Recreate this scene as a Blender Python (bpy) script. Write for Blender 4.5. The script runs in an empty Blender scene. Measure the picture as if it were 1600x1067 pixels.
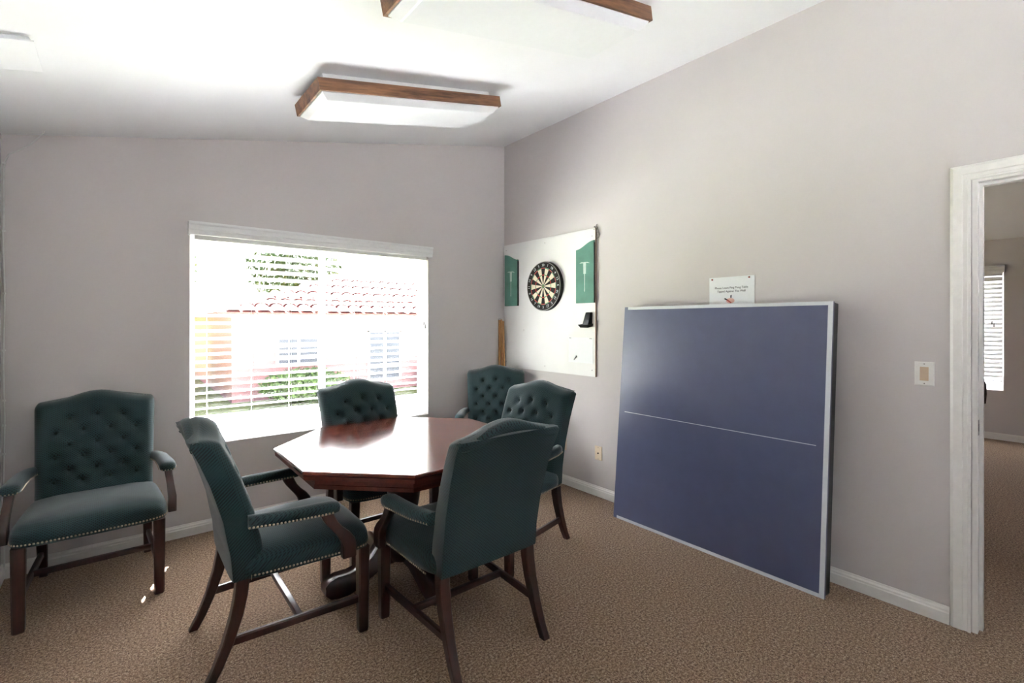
import bpy, bmesh, math, random
from mathutils import Vector, Matrix
random.seed(7)
PI = math.pi
S = bpy.context.scene
COL = S.collection

# ------------------------------------------------------------------ camera
THETA = math.atan(612 / 752.0)
cam_d = bpy.data.cameras.new('camera')
cam = bpy.data.objects.new('camera', cam_d)
COL.objects.link(cam)
cam.location = (-3.067, -3.896, 1.44)
cam.rotation_euler = (PI / 2, 0, -THETA)
cam_d.sensor_width = 36
cam_d.lens = 752 / 1600 * 36
cam_d.shift_y = -30.5 / 1600
cam_d.clip_start = 0.02
cam_d.clip_end = 300
S.camera = cam

# ------------------------------------------------------------------ world, sun, exposure
W = bpy.data.worlds.new('world')
S.world = W
W.use_nodes = True
wn = W.node_tree
wn.nodes.clear()
sky = wn.nodes.new('ShaderNodeTexSky')
sky.sky_type = 'NISHITA'
sky.sun_disc = False
sky.sun_elevation = math.radians(53)
sky.sun_rotation = math.radians(20)
sky.air_density = 1.0
sky.dust_density = 2.5
bg = wn.nodes.new('ShaderNodeBackground')
bg.inputs['Strength'].default_value = 0.20
wo = wn.nodes.new('ShaderNodeOutputWorld')
wn.links.new(sky.outputs[0], bg.inputs[0])
wn.links.new(bg.outputs[0], wo.inputs[0])

sun_d = bpy.data.lights.new('sun', 'SUN')
sun = bpy.data.objects.new('sun', sun_d)
COL.objects.link(sun)
sun_d.energy = 60
sun_d.angle = math.radians(0.55)
sun_d.color = (0.97, 0.98, 1.0)
EL = math.radians(53)
sdir = Vector((-0.344 * math.cos(EL), -0.939 * math.cos(EL), -math.sin(EL)))
sun.rotation_euler = sdir.to_track_quat('-Z', 'Y').to_euler()
sun.location = (3, 12, 14)


def portal(name, loc, rot, sx, sy):
    d = bpy.data.lights.new(name, 'AREA')
    d.shape = 'RECTANGLE'
    d.size = sx
    d.size_y = sy
    d.cycles.is_portal = True
    o = bpy.data.objects.new(name, d)
    COL.objects.link(o)
    o.location = loc
    o.rotation_euler = rot
    return o


portal('daylight_portal', (-1.79, 0.20, 1.32), (PI / 2, 0, PI), 1.8, 1.44)
portal('daylight_portal', (-1.8, -6.8, 1.32), (PI / 2, 0, 0), 3.0, 1.44)

S.view_settings.view_transform = 'Standard'
S.view_settings.look = 'None'
S.view_settings.gamma = 1.0
S.view_settings.use_curve_mapping = False
S.view_settings.exposure = 2.35


# ------------------------------------------------------------------ helpers
def srgb(r, g, b):
    def c(v):
        v /= 255.0
        return v / 12.92 if v <= 0.04045 else ((v + 0.055) / 1.055) ** 2.4
    return (c(r), c(g), c(b), 1)


class NT:
    def __init__(self, name):
        self.m = bpy.data.materials.new(name)
        self.m.use_nodes = True
        self.t = self.m.node_tree
        self.b = self.t.nodes['Principled BSDF']
        self.out = self.t.nodes['Material Output']

    def n(self, typ, **kw):
        nd = self.t.nodes.new(typ)
        for k, v in kw.items():
            if k.startswith('i_'):
                nd.inputs[k[2:].replace('_', ' ')].default_value = v
            else:
                setattr(nd, k, v)
        return nd

    def l(self, a, b):
        self.t.links.new(a, b)

    def coords(self, scale=(1, 1, 1)):
        tc = self.n('ShaderNodeTexCoord')
        mp = self.n('ShaderNodeMapping')
        mp.inputs['Scale'].default_value = scale
        self.l(tc.outputs['Object'], mp.inputs['Vector'])
        return mp.outputs[0]

    def noise(self, vec, scale, detail=3, rough=0.55):
        nd = self.n('ShaderNodeTexNoise')
        nd.inputs['Scale'].default_value = scale
        nd.inputs['Detail'].default_value = detail
        nd.inputs['Roughness'].default_value = rough
        self.l(vec, nd.inputs['Vector'])
        return nd.outputs['Fac']

    def ramp(self, fac, stops):
        r = self.n('ShaderNodeValToRGB')
        el = r.color_ramp.elements
        while len(el) < len(stops):
            el.new(0.5)
        for e, (p, c) in zip(el, stops):
            e.position = p
            e.color = c
        self.l(fac, r.inputs[0])
        return r.outputs[0]

    def bump(self, h, strength=0.3, dist=0.002):
        b = self.n('ShaderNodeBump')
        b.inputs['Strength'].default_value = strength
        b.inputs['Distance'].default_value = dist
        self.l(h, b.inputs['Height'])
        self.l(b.outputs[0], self.b.inputs['Normal'])

    def math(self, op, a, b=None):
        m = self.n('ShaderNodeMath', operation=op)
        for i, v in enumerate((a, b)):
            if v is None:
                continue
            if isinstance(v, (int, float)):
                m.inputs[i].default_value = v
            else:
                self.l(v, m.inputs[i])
        return m.outputs[0]


def mix(c1, c2, t):
    return tuple(a * (1 - t) + b * t for a, b in zip(c1, c2))


def plain(name, col, rough=0.5, metal=0.0, var=0.06, nscale=30, spec=None):
    t = NT(name)
    v = t.coords()
    f = t.noise(v, nscale)
    dark = tuple(c * (1 - var) for c in col[:3]) + (1,)
    lite = tuple(min(1, c * (1 + var)) for c in col[:3]) + (1,)
    t.l(t.ramp(f, [(0.3, dark), (0.7, lite)]), t.b.inputs['Base Color'])
    t.b.inputs['Roughness'].default_value = rough
    t.b.inputs['Metallic'].default_value = metal
    if spec is not None:
        t.b.inputs['Specular IOR Level'].default_value = spec
    return t.m


def paint(name, col, bump=0.12, rough=0.75):
    t = NT(name)
    v = t.coords()
    f = t.noise(v, 2.0, 4)
    t.l(t.ramp(f, [(0.3, tuple(c * 0.965 for c in col[:3]) + (1,)), (0.7, col)]), t.b.inputs['Base Color'])
    t.b.inputs['Roughness'].default_value = rough
    t.b.inputs['Specular IOR Level'].default_value = 0.3
    t.bump(t.noise(v, 90, 3), bump, 0.002)
    return t.m


def wood(name, c1, c2, rough=0.35, axis=0, scale=1.0, coat=0.0):
    t = NT(name)
    sc = [22 * scale] * 3
    sc[axis] = 2.2 * scale
    v = t.coords(tuple(sc))
    f1 = t.noise(v, 1.0, 5, 0.6)
    f2 = t.noise(v, 6.0, 3, 0.6)
    f = t.math('ADD', t.math('MULTIPLY', f1, 0.75), t.math('MULTIPLY', f2, 0.25))
    t.l(t.ramp(f, [(0.34, c1), (0.5, mix(c1, c2, 0.5)), (0.64, c2)]), t.b.inputs['Base Color'])
    t.b.inputs['Roughness'].default_value = rough
    t.b.inputs['Coat Weight'].default_value = coat
    t.b.inputs['Coat Roughness'].default_value = 0.12
    return t.m


def carpet():
    t = NT('carpet_pile')
    v = t.coords()
    f = t.noise(v, 95, 3, 0.85)
    g = t.noise(v, 260, 2, 0.7)
    h = t.math('ADD', t.math('MULTIPLY', f, 0.6), t.math('MULTIPLY', g, 0.4))
    col = t.ramp(h, [(0.38, srgb(52, 36, 28)), (0.47, srgb(124, 98, 79)),
                     (0.53, srgb(160, 134, 111)), (0.63, srgb(214, 194, 172))])
    t.l(col, t.b.inputs['Base Color'])
    t.b.inputs['Roughness'].default_value = 1.0
    t.b.inputs['Specular IOR Level'].default_value = 0.05
    t.b.inputs['Sheen Weight'].default_value = 0.15
    t.bump(h, 0.7, 0.006)
    return t.m


def fabric():
    t = NT('green_lattice_fabric')
    tc = t.n('ShaderNodeTexCoord')
    sp = t.n('ShaderNodeSeparateXYZ')
    t.l(tc.outputs['Object'], sp.inputs[0])
    q = t.math('SUBTRACT', sp.outputs[2], sp.outputs[1])
    k = 2 * PI / 0.030
    a = t.math('SINE', t.math('MULTIPLY', t.math('ADD', sp.outputs[0], q), k))
    b = t.math('SINE', t.math('MULTIPLY', t.math('SUBTRACT', sp.outputs[0], q), k))
    lat = t.math('MAXIMUM', t.math('ABSOLUTE', a), t.math('ABSOLUTE', b))
    p = t.math('ADD', t.math('MULTIPLY', lat, 0.55), t.math('MULTIPLY', t.noise(tc.outputs['Object'], 420, 2), 0.45))
    col = t.ramp(p, [(0.40, srgb(44, 38, 42)), (0.52, srgb(30, 45, 47)), (0.80, srgb(52, 71, 74))])
    t.l(col, t.b.inputs['Base Color'])
    t.b.inputs['Roughness'].default_value = 0.85
    t.b.inputs['Sheen Weight'].default_value = 0.35
    t.b.inputs['Sheen Roughness'].default_value = 0.4
    t.b.inputs['Specular IOR Level'].default_value = 0.2
    t.bump(p, 0.25, 0.0015)
    return t.m


def glass_pane(name):
    t = NT(name)
    t.t.nodes.remove(t.b)
    tr = t.n('ShaderNodeBsdfTransparent')
    tr.inputs[0].default_value = (0.95, 0.95, 0.955, 1)
    gl = t.n('ShaderNodeBsdfGlossy')
    gl.inputs['Roughness'].default_value = 0.02
    fr = t.n('ShaderNodeFresnel')
    fr.inputs['IOR'].default_value = 1.45
    k_ = t.math('MULTIPLY', fr.outputs[0], 0.2)
    ms = t.n('ShaderNodeMixShader')
    t.l(k_, ms.inputs[0])
    t.l(tr.outputs[0], ms.inputs[1])
    t.l(gl.outputs[0], ms.inputs[2])
    t.l(ms.outputs[0], t.out.inputs['Surface'])
    return t.m


M = {}
M['wall'] = paint('wall_paint_beige', srgb(208, 202, 201))
M['ceiling'] = paint('ceiling_paint_white', srgb(243, 244, 246))
M['trim'] = plain('trim_paint_white', srgb(235, 233, 229), 0.4, var=0.03)
M['carpet'] = carpet()
M['fabric'] = fabric()
M['button'] = plain('button_cloth', srgb(30, 48, 47), 0.85)
M['piping'] = plain('piping_cloth', srgb(40, 58, 57), 0.9)
M['leg'] = wood('dark_mahogany', srgb(38, 19, 17), srgb(66, 33, 28), 0.33, 2, 1.0, 0.3)
M['brass'] = plain('antique_brass', srgb(172, 158, 136), 0.4, 0.7)
M['table'] = wood('red_mahogany', srgb(84, 30, 20), srgb(136, 58, 36), 0.16, 0, 0.7, 1.0)
M['table_edge'] = wood('red_mahogany_edge', srgb(84, 36, 28), srgb(124, 58, 44), 0.32, 0, 1.2, 0.2)
M['walnut'] = wood('walnut_veneer', srgb(72, 47, 30), srgb(164, 116, 80), 0.5, 0, 0.9)
M['lens'] = plain('white_acrylic', srgb(236, 238, 240), 0.35, var=0.01)
M['white_metal'] = plain('white_enamel', srgb(228, 228, 228), 0.4, var=0.02)
def slat_mat():
    t = NT('white_vinyl_slat')
    v = t.coords()
    t.l(t.ramp(t.noise(v, 20), [(0.3, srgb(240, 240, 239)), (0.7, srgb(244, 244, 243))]), t.b.inputs['Base Color'])
    t.b.inputs['Roughness'].default_value = 0.45
    tr = t.n('ShaderNodeBsdfTranslucent')
    tr.inputs[0].default_value = (0.85, 0.85, 0.84, 1)
    ms = t.n('ShaderNodeMixShader')
    ms.inputs[0].default_value = 0.42
    t.l(t.b.outputs[0], ms.inputs[1])
    t.l(tr.outputs[0], ms.inputs[2])
    t.l(ms.outputs[0], t.out.inputs['Surface'])
    return t.m


M['slat'] = slat_mat()
M['slat_opaque'] = plain('white_wood_slat', srgb(225, 225, 224), 0.5, var=0.01)
M['cord'] = plain('white_cord', srgb(215, 215, 212), 0.8)
M['tassel'] = plain('grey_tassel', srgb(120, 118, 116), 0.6)
M['vinyl'] = plain('white_vinyl', srgb(238, 238, 238), 0.4, var=0.01)
M['glass'] = glass_pane('clear_glass')
M['navy'] = plain('navy_table_paint', srgb(82, 88, 118), 0.30, var=0.05, nscale=9, spec=0.75)
M['line'] = plain('white_line_paint', srgb(214, 218, 222), 0.45, var=0.03)
M['black'] = plain('black_steel', srgb(22, 23, 27), 0.4)
M['rubber'] = plain('black_rubber', srgb(18, 18, 19), 0.8)
M['steel'] = plain('bare_steel', srgb(150, 148, 145), 0.35, 0.9)
M['panel'] = plain('white_board_paint', srgb(232, 231, 230), 0.5, var=0.03, nscale=3)
M['panel_edge'] = plain('raw_board_edge', srgb(150, 128, 108), 0.8)
M['score'] = plain('green_chalk_paint', srgb(92, 140, 126), 0.7, var=0.14, nscale=7)
M['chalk'] = plain('pale_print', srgb(190, 208, 200), 0.8, var=0.1)
M['sisal_black'] = plain('black_sisal', srgb(34, 31, 31), 0.9)
M['sisal_cream'] = plain('cream_sisal', srgb(222, 212, 190), 0.9)
M['sisal_red'] = plain('red_sisal', srgb(196, 60, 54), 0.9)
M['sisal_green'] = plain('green_sisal', srgb(46, 136, 92), 0.9)
M['paper'] = plain('white_paper', srgb(238, 240, 242), 0.8, var=0.015)
M['ink'] = plain('black_ink', srgb(40, 40, 48), 0.8)
M['red_print'] = plain('red_print', srgb(196, 92, 80), 0.8)
M['pink_print'] = plain('pink_print', srgb(232, 188, 176), 0.8)
M['pin'] = plain('red_pin', srgb(150, 60, 50), 0.4)
M['ivory'] = plain('ivory_plastic', srgb(226, 210, 184), 0.4, var=0.02)
M['tan'] = plain('tan_plastic', srgb(206, 182, 156), 0.4, var=0.02)
M['cue'] = wood('honey_maple', srgb(172, 120, 68), srgb(208, 160, 104), 0.35, 2)
M['leather'] = plain('brown_leather', srgb(52, 36, 32), 0.4, var=0.15)
M['stucco'] = paint('pink_stucco', srgb(138, 100, 99), 0.3)
M['terracotta'] = plain('terracotta', srgb(100, 56, 50), 0.8, var=0.2, nscale=3)
M['lawn'] = plain('lawn_grass', srgb(96, 104, 50), 1.0, var=0.25, nscale=12)
M['path'] = plain('pale_concrete', srgb(228, 227, 225), 0.9, var=0.08, nscale=8)
M['paving'] = plain('grey_paving', srgb(182, 181, 180), 0.9, var=0.08, nscale=8)
M['leaf'] = plain('leaf_green', srgb(62, 82, 36), 0.7, var=0.3, nscale=6)
M['leaf_y'] = plain('leaf_yellow_green', srgb(110, 112, 44), 0.7, var=0.3, nscale=6)
M['bark'] = plain('bark', srgb(96, 78, 62), 0.9, var=0.2)
M['dark_glass'] = plain('dark_window_glass', srgb(58, 62, 70), 0.35, spec=0.2)


class MB:
    """collects simple shapes into one mesh"""
    def __init__(self):
        self.v = []
        self.f = []

    def add(self, vs, fs):
        o = len(self.v)
        self.v += [tuple(p) for p in vs]
        self.f += [tuple(i + o for i in f) for f in fs]
        return self

    def box(self, x0, x1, y0, y1, z0, z1):
        vs = [(x, y, z) for x in (x0, x1) for y in (y0, y1) for z in (z0, z1)]
        return self.add(vs, [(0, 1, 3, 2), (4, 6, 7, 5), (0, 4, 5, 1), (2, 3, 7, 6), (0, 2, 6, 4), (1, 5, 7, 3)])

    def prism(self, poly, a, b, plane='xz'):
        """extrude a 2-D outline from a to b along the third axis"""
        def P(p, w):
            if plane == 'xz':
                return (p[0], w, p[1])
            if plane == 'yz':
                return (w, p[0], p[1])
            return (p[0], p[1], w)
        n = len(poly)
        vs = [P(p, a) for p in poly] + [P(p, b) for p in poly]
        fs = [tuple(range(n)), tuple(range(2 * n - 1, n - 1, -1))]
        fs += [(i, (i + 1) % n, n + (i + 1) % n, n + i) for i in range(n)]
        return self.add(vs, fs)

    def rings(self, rings, cap=True, closed=True):
        n = len(rings[0])
        vs = [p for r in rings for p in r]
        fs = []
        for k in range(len(rings) - 1):
            for i in range(n if closed else n - 1):
                j = (i + 1) % n
                fs.append((k * n + i, k * n + j, (k + 1) * n + j, (k + 1) * n + i))
        if cap:
            fs.append(tuple(range(n - 1, -1, -1)))
            fs.append(tuple((len(rings) - 1) * n + i for i in range(n)))
        return self.add(vs, fs)

    def tube(self, pts, r, n=8, rx=None):
        """round bar along a 3-D path; r number or list"""
        pts = [Vector(p) for p in pts]
        rr = r if isinstance(r, (list, tuple)) else [r] * len(pts)
        rings = []
        for i, p in enumerate(pts):
            d = (pts[min(i + 1, len(pts) - 1)] - pts[max(i - 1, 0)]).normalized()
            up = Vector((0, 0, 1)) if abs(d.z) < 0.9 else Vector((0, 1, 0))
            s = d.cross(up).normalized()
            u = s.cross(d)
            rings.append([p + (s * math.cos(2 * PI * k / n) + u * math.sin(2 * PI * k / n)) * rr[i] for k in range(n)])
        return self.rings(rings)

    def lathe(self, prof, c=(0, 0), n=24, axis='z'):
        rings = []
        for r, h in prof:
            ring = []
            for k in range(n):
                a = 2 * PI * k / n
                if axis == 'z':
                    ring.append((c[0] + r * math.cos(a), c[1] + r * math.sin(a), h))
                else:
                    ring.append((h, c[0] + r * math.cos(a), c[1] + r * math.sin(a)))
            rings.append(ring)
        return self.rings(rings)

    def build(self, name, mat, parent=None, smooth=False, bevel=0.0, seg=2, sharp=35):
        me = bpy.data.meshes.new(name)
        me.from_pydata(self.v, [], self.f)
        bm = bmesh.new()
        bm.from_mesh(me)
        bmesh.ops.remove_doubles(bm, verts=bm.verts, dist=1e-6)
        bmesh.ops.recalc_face_normals(bm, faces=bm.faces)
        if bevel > 0:
            ed = [e for e in bm.edges if len(e.link_faces) == 2 and e.calc_face_angle(0) > 0.5]
            bmesh.ops.bevel(bm, geom=ed, offset=bevel, segments=seg, affect='EDGES', profile=0.6)
        if smooth or bevel > 0:
            for fc in bm.faces:
                fc.smooth = True
            lim = math.radians(sharp)
            for e in bm.edges:
                if len(e.link_faces) == 2 and e.calc_face_angle(0) > lim:
                    e.smooth = False
        bm.to_mesh(me)
        bm.free()
        me.materials.append(M[mat])
        o = bpy.data.objects.new(name, me)
        COL.objects.link(o)
        o.parent = parent
        return o


def tag(o, label=None, cat=None, group=None, kind=None):
    if label:
        o['label'] = label
    if cat:
        o['category'] = cat
    if group:
        o['group'] = group
    if kind:
        o['kind'] = kind
    return o


def empty(name, loc=(0, 0, 0), rz=0.0, label=None, cat=None, group=None, kind=None):
    o = bpy.data.objects.new(name, None)
    o.empty_display_size = 0.1
    COL.objects.link(o)
    o.location = loc
    o.rotation_euler = (0, 0, rz)
    return tag(o, label, cat, group, kind)


def struct(mb, name, mat, **kw):
    return tag(mb.build(name, mat, **kw), kind='structure')


def copy_tree(o, parent=None):
    c = o.copy()
    COL.objects.link(c)
    c.parent = parent
    for ch in [k for k in bpy.data.objects if k.parent == o]:
        copy_tree(ch, c)
    return c


def text_mesh(txt, size, mat, parent, mat4, name='lettering', ext=0.0004, align='CENTER'):
    cu = bpy.data.curves.new('t', 'FONT')
    cu.body = txt
    cu.size = size
    cu.align_x = align
    cu.align_y = 'CENTER'
    cu.extrude = ext
    cu.resolution_u = 2
    ob = bpy.data.objects.new('t', cu)
    COL.objects.link(ob)
    dg = bpy.context.evaluated_depsgraph_get()
    me = bpy.data.meshes.new_from_object(ob.evaluated_get(dg))
    bpy.data.objects.remove(ob)
    bpy.data.curves.remove(cu)
    me.transform(mat4)
    me.materials.clear()
    me.materials.append(M[mat])
    o = bpy.data.objects.new(name, me)
    COL.objects.link(o)
    o.parent = parent
    return o


# ------------------------------------------------------------------ room shell
ZC, SL = 3.245, 0.2105
XL = -3.585            # left wall plane
YR = -6.6              # rear wall plane
XF = 5.265             # wall of the next room


def cz(x):
    return ZC + SL * x if x < 0.75 else ZC + SL * 0.75 - 0.211 * (x - 0.75)


mb = MB().box(XL - 0.15, XF + 0.15, YR - 0.15, 0.15, -0.12, 0)
struct(mb, 'floor', 'carpet')

mb = MB()
mb.prism([(XL - 0.6, cz(XL - 0.6)), (0.75, cz(0.75)), (XF + 0.6, cz(XF + 0.6)),
          (XF + 0.6, cz(XF + 0.6) + 0.18), (0.75, cz(0.75) + 0.18), (XL - 0.6, cz(XL - 0.6) + 0.18)], YR - 0.5, 1.12)  # front eave, out of view, lengthened to shade the upper window from sun
struct(mb, 'ceiling', 'ceiling')

WX0, WX1, WZ0, WZ1 = -2.703, -0.884, 0.598, 2.055       # window opening
mb = MB()
for poly in ([(XL - 0.15, -0.7), (WX0, -0.7), (WX0, cz(WX0) + 0.02), (XL - 0.15, cz(XL - 0.15) + 0.02)],
             [(WX1, -0.7), (0.12, -0.7), (0.12, cz(0.12) + 0.02), (WX1, cz(WX1) + 0.02)],
             [(WX0, -0.7), (WX1, -0.7), (WX1, WZ0), (WX0, WZ0)],
             [(WX0, WZ1), (WX1, WZ1), (WX1, cz(WX1) + 0.02), (WX0, cz(WX0) + 0.02)]):
    mb.prism(poly, 0.0, 0.15)
NX0, NX1 = 2.2, 3.0                                     # added unseen window, brightens the next room
for poly in ([(0.12, -0.7), (NX0, -0.7), (NX0, cz(NX0)), (0.75, cz(0.75)), (0.12, cz(0.12))],
             [(NX1, -0.7), (XF + 0.15, -0.7), (XF + 0.15, cz(XF + .15)), (NX1, cz(NX1))],
             [(NX0, -0.7), (NX1, -0.7), (NX1, WZ0), (NX0, WZ0)],
             [(NX0, WZ1), (NX1, WZ1), (NX1, cz(NX1)), (NX0, cz(NX0))]):
    mb.prism(poly, 0.0, 0.15)
struct(mb, 'wall_back', 'wall')

DY0, DY1, DZ = -3.512, -4.33, 2.105                    # door opening in the right wall
mb = MB().box(0, 0.12, DY0, 0, 0, ZC + 0.01).box(0, 0.12, YR, DY1, 0, ZC + 0.01).box(0, 0.12, DY1, DY0, DZ, ZC + 0.01)
struct(mb, 'wall_right', 'wall')

struct(MB().box(XL - 0.15, XL, YR, 0, -0.7, cz(XL) + 0.02), 'wall_left', 'wall')
RX0, RX1, RZ0, RZ1 = -3.35, -0.35, 0.60, 2.055          # added wide rear-wall window, unseen, to light ceiling and back wall
mb = MB()
for poly in ([(XL - 0.15, -0.7), (RX0, -0.7), (RX0, cz(RX0) + 0.02), (XL - 0.15, cz(XL - 0.15) + 0.02)],
             [(RX1, -0.7), (XF + .15, -0.7), (XF + .15, cz(XF + .15)), (0.75, cz(0.75)), (RX1, cz(RX1))],
             [(RX0, -0.7), (RX1, -0.7), (RX1, RZ0), (RX0, RZ0)],
             [(RX0, RZ1), (RX1, RZ1), (RX1, cz(RX1) + 0.02), (RX0, cz(RX0) + 0.02)]):
    mb.prism(poly, YR - 0.15, YR)
struct(mb, 'wall_rear', 'wall')
FY0, FY1, FZ0, FZ1 = -3.13, -1.95, 0.60, 2.06           # window of the next room
zf = cz(XF) + 0.03
mb = MB().box(XF, XF + 0.15, FY1, 0, -0.7, zf).box(XF, XF + 0.15, YR, FY0, -0.7, zf)
mb.box(XF, XF + 0.15, FY0, FY1, -0.7, FZ0).box(XF, XF + 0.15, FY0, FY1, FZ1, zf)
struct(mb, 'wall_far', 'wall')

# baseboards with a stepped top
BBP = [(0, 0), (0.014, 0), (0.014, 0.052), (0.011, 0.058), (0.011, 0.066), (0.006, 0.074), (0.004, 0.082), (0, 0.082)]
mb = MB().prism([(-a, z) for a, z in BBP], XL, 0, 'yz')
struct(mb, 'baseboard_back', 'trim')
mb = MB().prism([(-a, z) for a, z in BBP], -0.0, DY0 + 0.078, 'xz')
struct(mb, 'baseboard_right', 'trim')
mb = MB().prism([(XL + a, z) for a, z in BBP], YR, 0, 'xz')
struct(mb, 'baseboard_left', 'trim')
mb = MB().prism([(XF - a, z) for a, z in BBP], YR, 0, 'xz')
struct(mb, 'baseboard_far', 'trim')

# doorway: casing, jamb, stop, strike plate
door = empty('door_1', (0, DY0, 0), kind='structure')


def dpart(mb, name, mat='trim', **kw):
    mb.v = [(x, y - DY0, z) for x, y, z in mb.v]
    return mb.build(name, mat, door, **kw)


CP = [(0, 0), (0.072, 0), (0.072, 0.010), (0.060, 0.017), (0.030, 0.017), (0.026, 0.013), (0.012, 0.013), (0.008, 0.018), (0, 0.018)]
zt = DZ - 0.006 + 0.072
mb = MB()
n = len(CP)


def cs(y, z, q):                                        # a ring of the casing profile at a mitred corner
    return q
ringsL = []
for zz, mit in ((0.0, 0), (DZ - 0.006, 1)):
    ringsL.append([(-d, DY0 + 0.004 + w, zz + (w if mit else 0)) for w, d in CP])
mb.rings(ringsL)
dpart(mb, 'side_casing')
mb = MB()
mb.rings([[(-d, DY0 + 0.004 + w, DZ - 0.006 + w) for w, d in CP], [(-d, DY1 - 0.004 - w, DZ - 0.006 + w) for w, d in CP]])
dpart(mb, 'head_casing')
mb = MB()
mb.rings([[(-d, DY1 - 0.004 - w, 0) for w, d in CP], [(-d, DY1 - 0.004 - w, DZ - 0.006 + w) for w, d in CP]])
dpart(mb, 'side_casing')
dpart(MB().box(-0.002, 0.122, DY0 - 0.018, DY0, 0, DZ - 0.018), 'side_jamb')
dpart(MB().box(-0.002, 0.122, DY1, DY1 + 0.018, 0, DZ - 0.018), 'side_jamb')
dpart(MB().box(-0.002, 0.122, DY1, DY0, DZ - 0.018, DZ), 'head_jamb')
dpart(MB().box(0.045, 0.085, DY0 - 0.030, DY0 - 0.018, 0, DZ - 0.03), 'door_stop')
dpart(MB().box(0.045, 0.085, DY1 + 0.018, DY0 - 0.018, DZ - 0.030, DZ - 0.018), 'door_stop')
sp = dpart(MB().box(0.008, 0.036, DY0 - 0.0195, DY0 - 0.0175, 0.915, 0.985), 'strike_plate', 'steel')
dpart(MB().box(0.015, 0.029, DY0 - 0.0200, DY0 - 0.0190, 0.933, 0.967), 'latch_hole', 'black')
mb = MB()
mb.rings([[(0.12 + d, DY0 + 0.004 + w, 0) for w, d in CP], [(0.12 + d, DY0 + 0.004 + w, DZ - 0.006 + w) for w, d in CP]])
dpart(mb, 'side_casing')


# ------------------------------------------------------------------ windows
def window(name, cx, cy, z0, z1, w, rz, sill=True):
    """vinyl slider in a wall 0.15 m thick; local x along the wall, local +y outside"""
    r = empty(name, (cx, cy, z0), rz, kind='structure')
    h = z1 - z0
    a = w / 2
    mb = MB()
    e, g = 0.018, 0.020
    mb.box(-a, -a + e, 0.095, 0.145, 0, h).box(a - e, a, 0.095, 0.145, 0, h)
    mb.box(-a + e, a - e, 0.095, 0.145, 0, 0.03).box(-a + e, a - e, 0.095, 0.145, h - 0.025, h)
    mb.build('window_frame', 'vinyl', r)
    for s in (-1, 1):
        x0, x1 = (-a + e, 0.022) if s < 0 else (-0.022, a - e)
        y0 = 0.105 if s < 0 else 0.122
        ga, gb = (g, 0.04) if s < 0 else (0.04, g)
        mb = MB().box(x0, x0 + ga, y0, y0 + 0.016, 0.03, h - 0.025).box(x1 - gb, x1, y0, y0 + 0.016, 0.03, h - 0.025)
        mb.box(x0 + ga, x1 - gb, y0, y0 + 0.016, 0.03, 0.06).box(x0 + ga, x1 - gb, y0, y0 + 0.016, h - 0.055, h - 0.025)
        sash = mb.build('sash', 'vinyl', r)
        MB().box(x0 + ga, x1 - gb, y0 + 0.006, y0 + 0.010, 0.06, h - 0.055).build('pane', 'glass', sash)
    return r


wcx, wz = (WX0 + WX1) / 2, WX1 - WX0
window('window_1', wcx, 0, WZ0, WZ1, wz, 0)
window('window_2', XF, (FY0 + FY1) / 2, FZ0, FZ1, FY1 - FY0, -PI / 2)
window('added_next_room_window', (NX0 + NX1) / 2, 0, WZ0, WZ1, NX1 - NX0, 0)
window('added_rear_window', (RX0 + RX1) / 2, YR, RZ0, RZ1, RX1 - RX0, PI)


def slat_mesh(w, depth, tilt):
    """slightly crowned slat; tilt > 0 lifts the room-side edge"""
    mb = MB()
    prof = []
    for i in range(5):
        t = -1 + i * 0.5
        prof.append((t * depth / 2, 0.0026 * (1 - t * t) + 0.0014))
    for i in range(4, -1, -1):
        t = -1 + i * 0.5
        prof.append((t * depth / 2, 0.0026 * (1 - t * t) - 0.0014))
    ca, sa = math.cos(tilt), math.sin(tilt)
    prof = [(y * ca + z * sa, -y * sa + z * ca) for y, z in prof]
    mb.prism(prof, -w / 2, w / 2, 'yz')
    return mb


def blind(loc, rz, w, h, depth, pitch, tilt, ladders, cord_x, cord_len, label, group=None, low_gap=0.0, mat='slat'):
    """hangs from its head rail at local z = 0 down to -h"""
    r = empty('window_blind', loc, rz, label, 'blind', group)
    MB().box(-w / 2, w / 2, -0.028, 0.028, -0.045, 0).build('head_rail', 'white_metal', r)
    z = -0.045 - pitch * 0.6
    s0 = slat_mesh(w, depth, tilt).build('slat', mat, r, smooth=True)
    first = True
    zs = []
    while z > -h + 0.03 + low_gap:
        o = s0 if first else s0.copy()
        if not first:
            COL.objects.link(o)
        o.location = (0, 0, z)
        first = False
        zs.append(z)
        z -= pitch
    zb = -h + low_gap
    MB().box(-w / 2, w / 2, -0.027, 0.027, zb, zb + 0.018).build('bottom_rail', 'slat', r, bevel=0.004)
    for lx in ladders:
        mb = MB()
        yy = depth / 2 * math.cos(tilt) + 0.001
        for s in (-1, 1):
            mb.box(lx - 0.0012, lx + 0.0012, s * yy - 0.0008, s * yy + 0.0008, zb, -0.04)
        mb.build('ladder_cord', 'cord', r)
    if cord_x is not None:
        for k in (-1, 1):
            x = cord_x + 0.008 * k
            ln = cord_len + (0.0 if k < 0 else 0.03)
            c = MB().box(x - 0.001, x + 0.001, -0.045, -0.043, -ln, -0.03).build('pull_cord', 'cord', r)
            MB().lathe([(0.002, -ln + 0.004), (0.005, -ln - 0.004), (0.0075, -ln - 0.036), (0.003, -ln - 0.040)],
                       (x, -0.044), 10).build('tassel', 'tassel', c, smooth=True)
    return r


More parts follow.
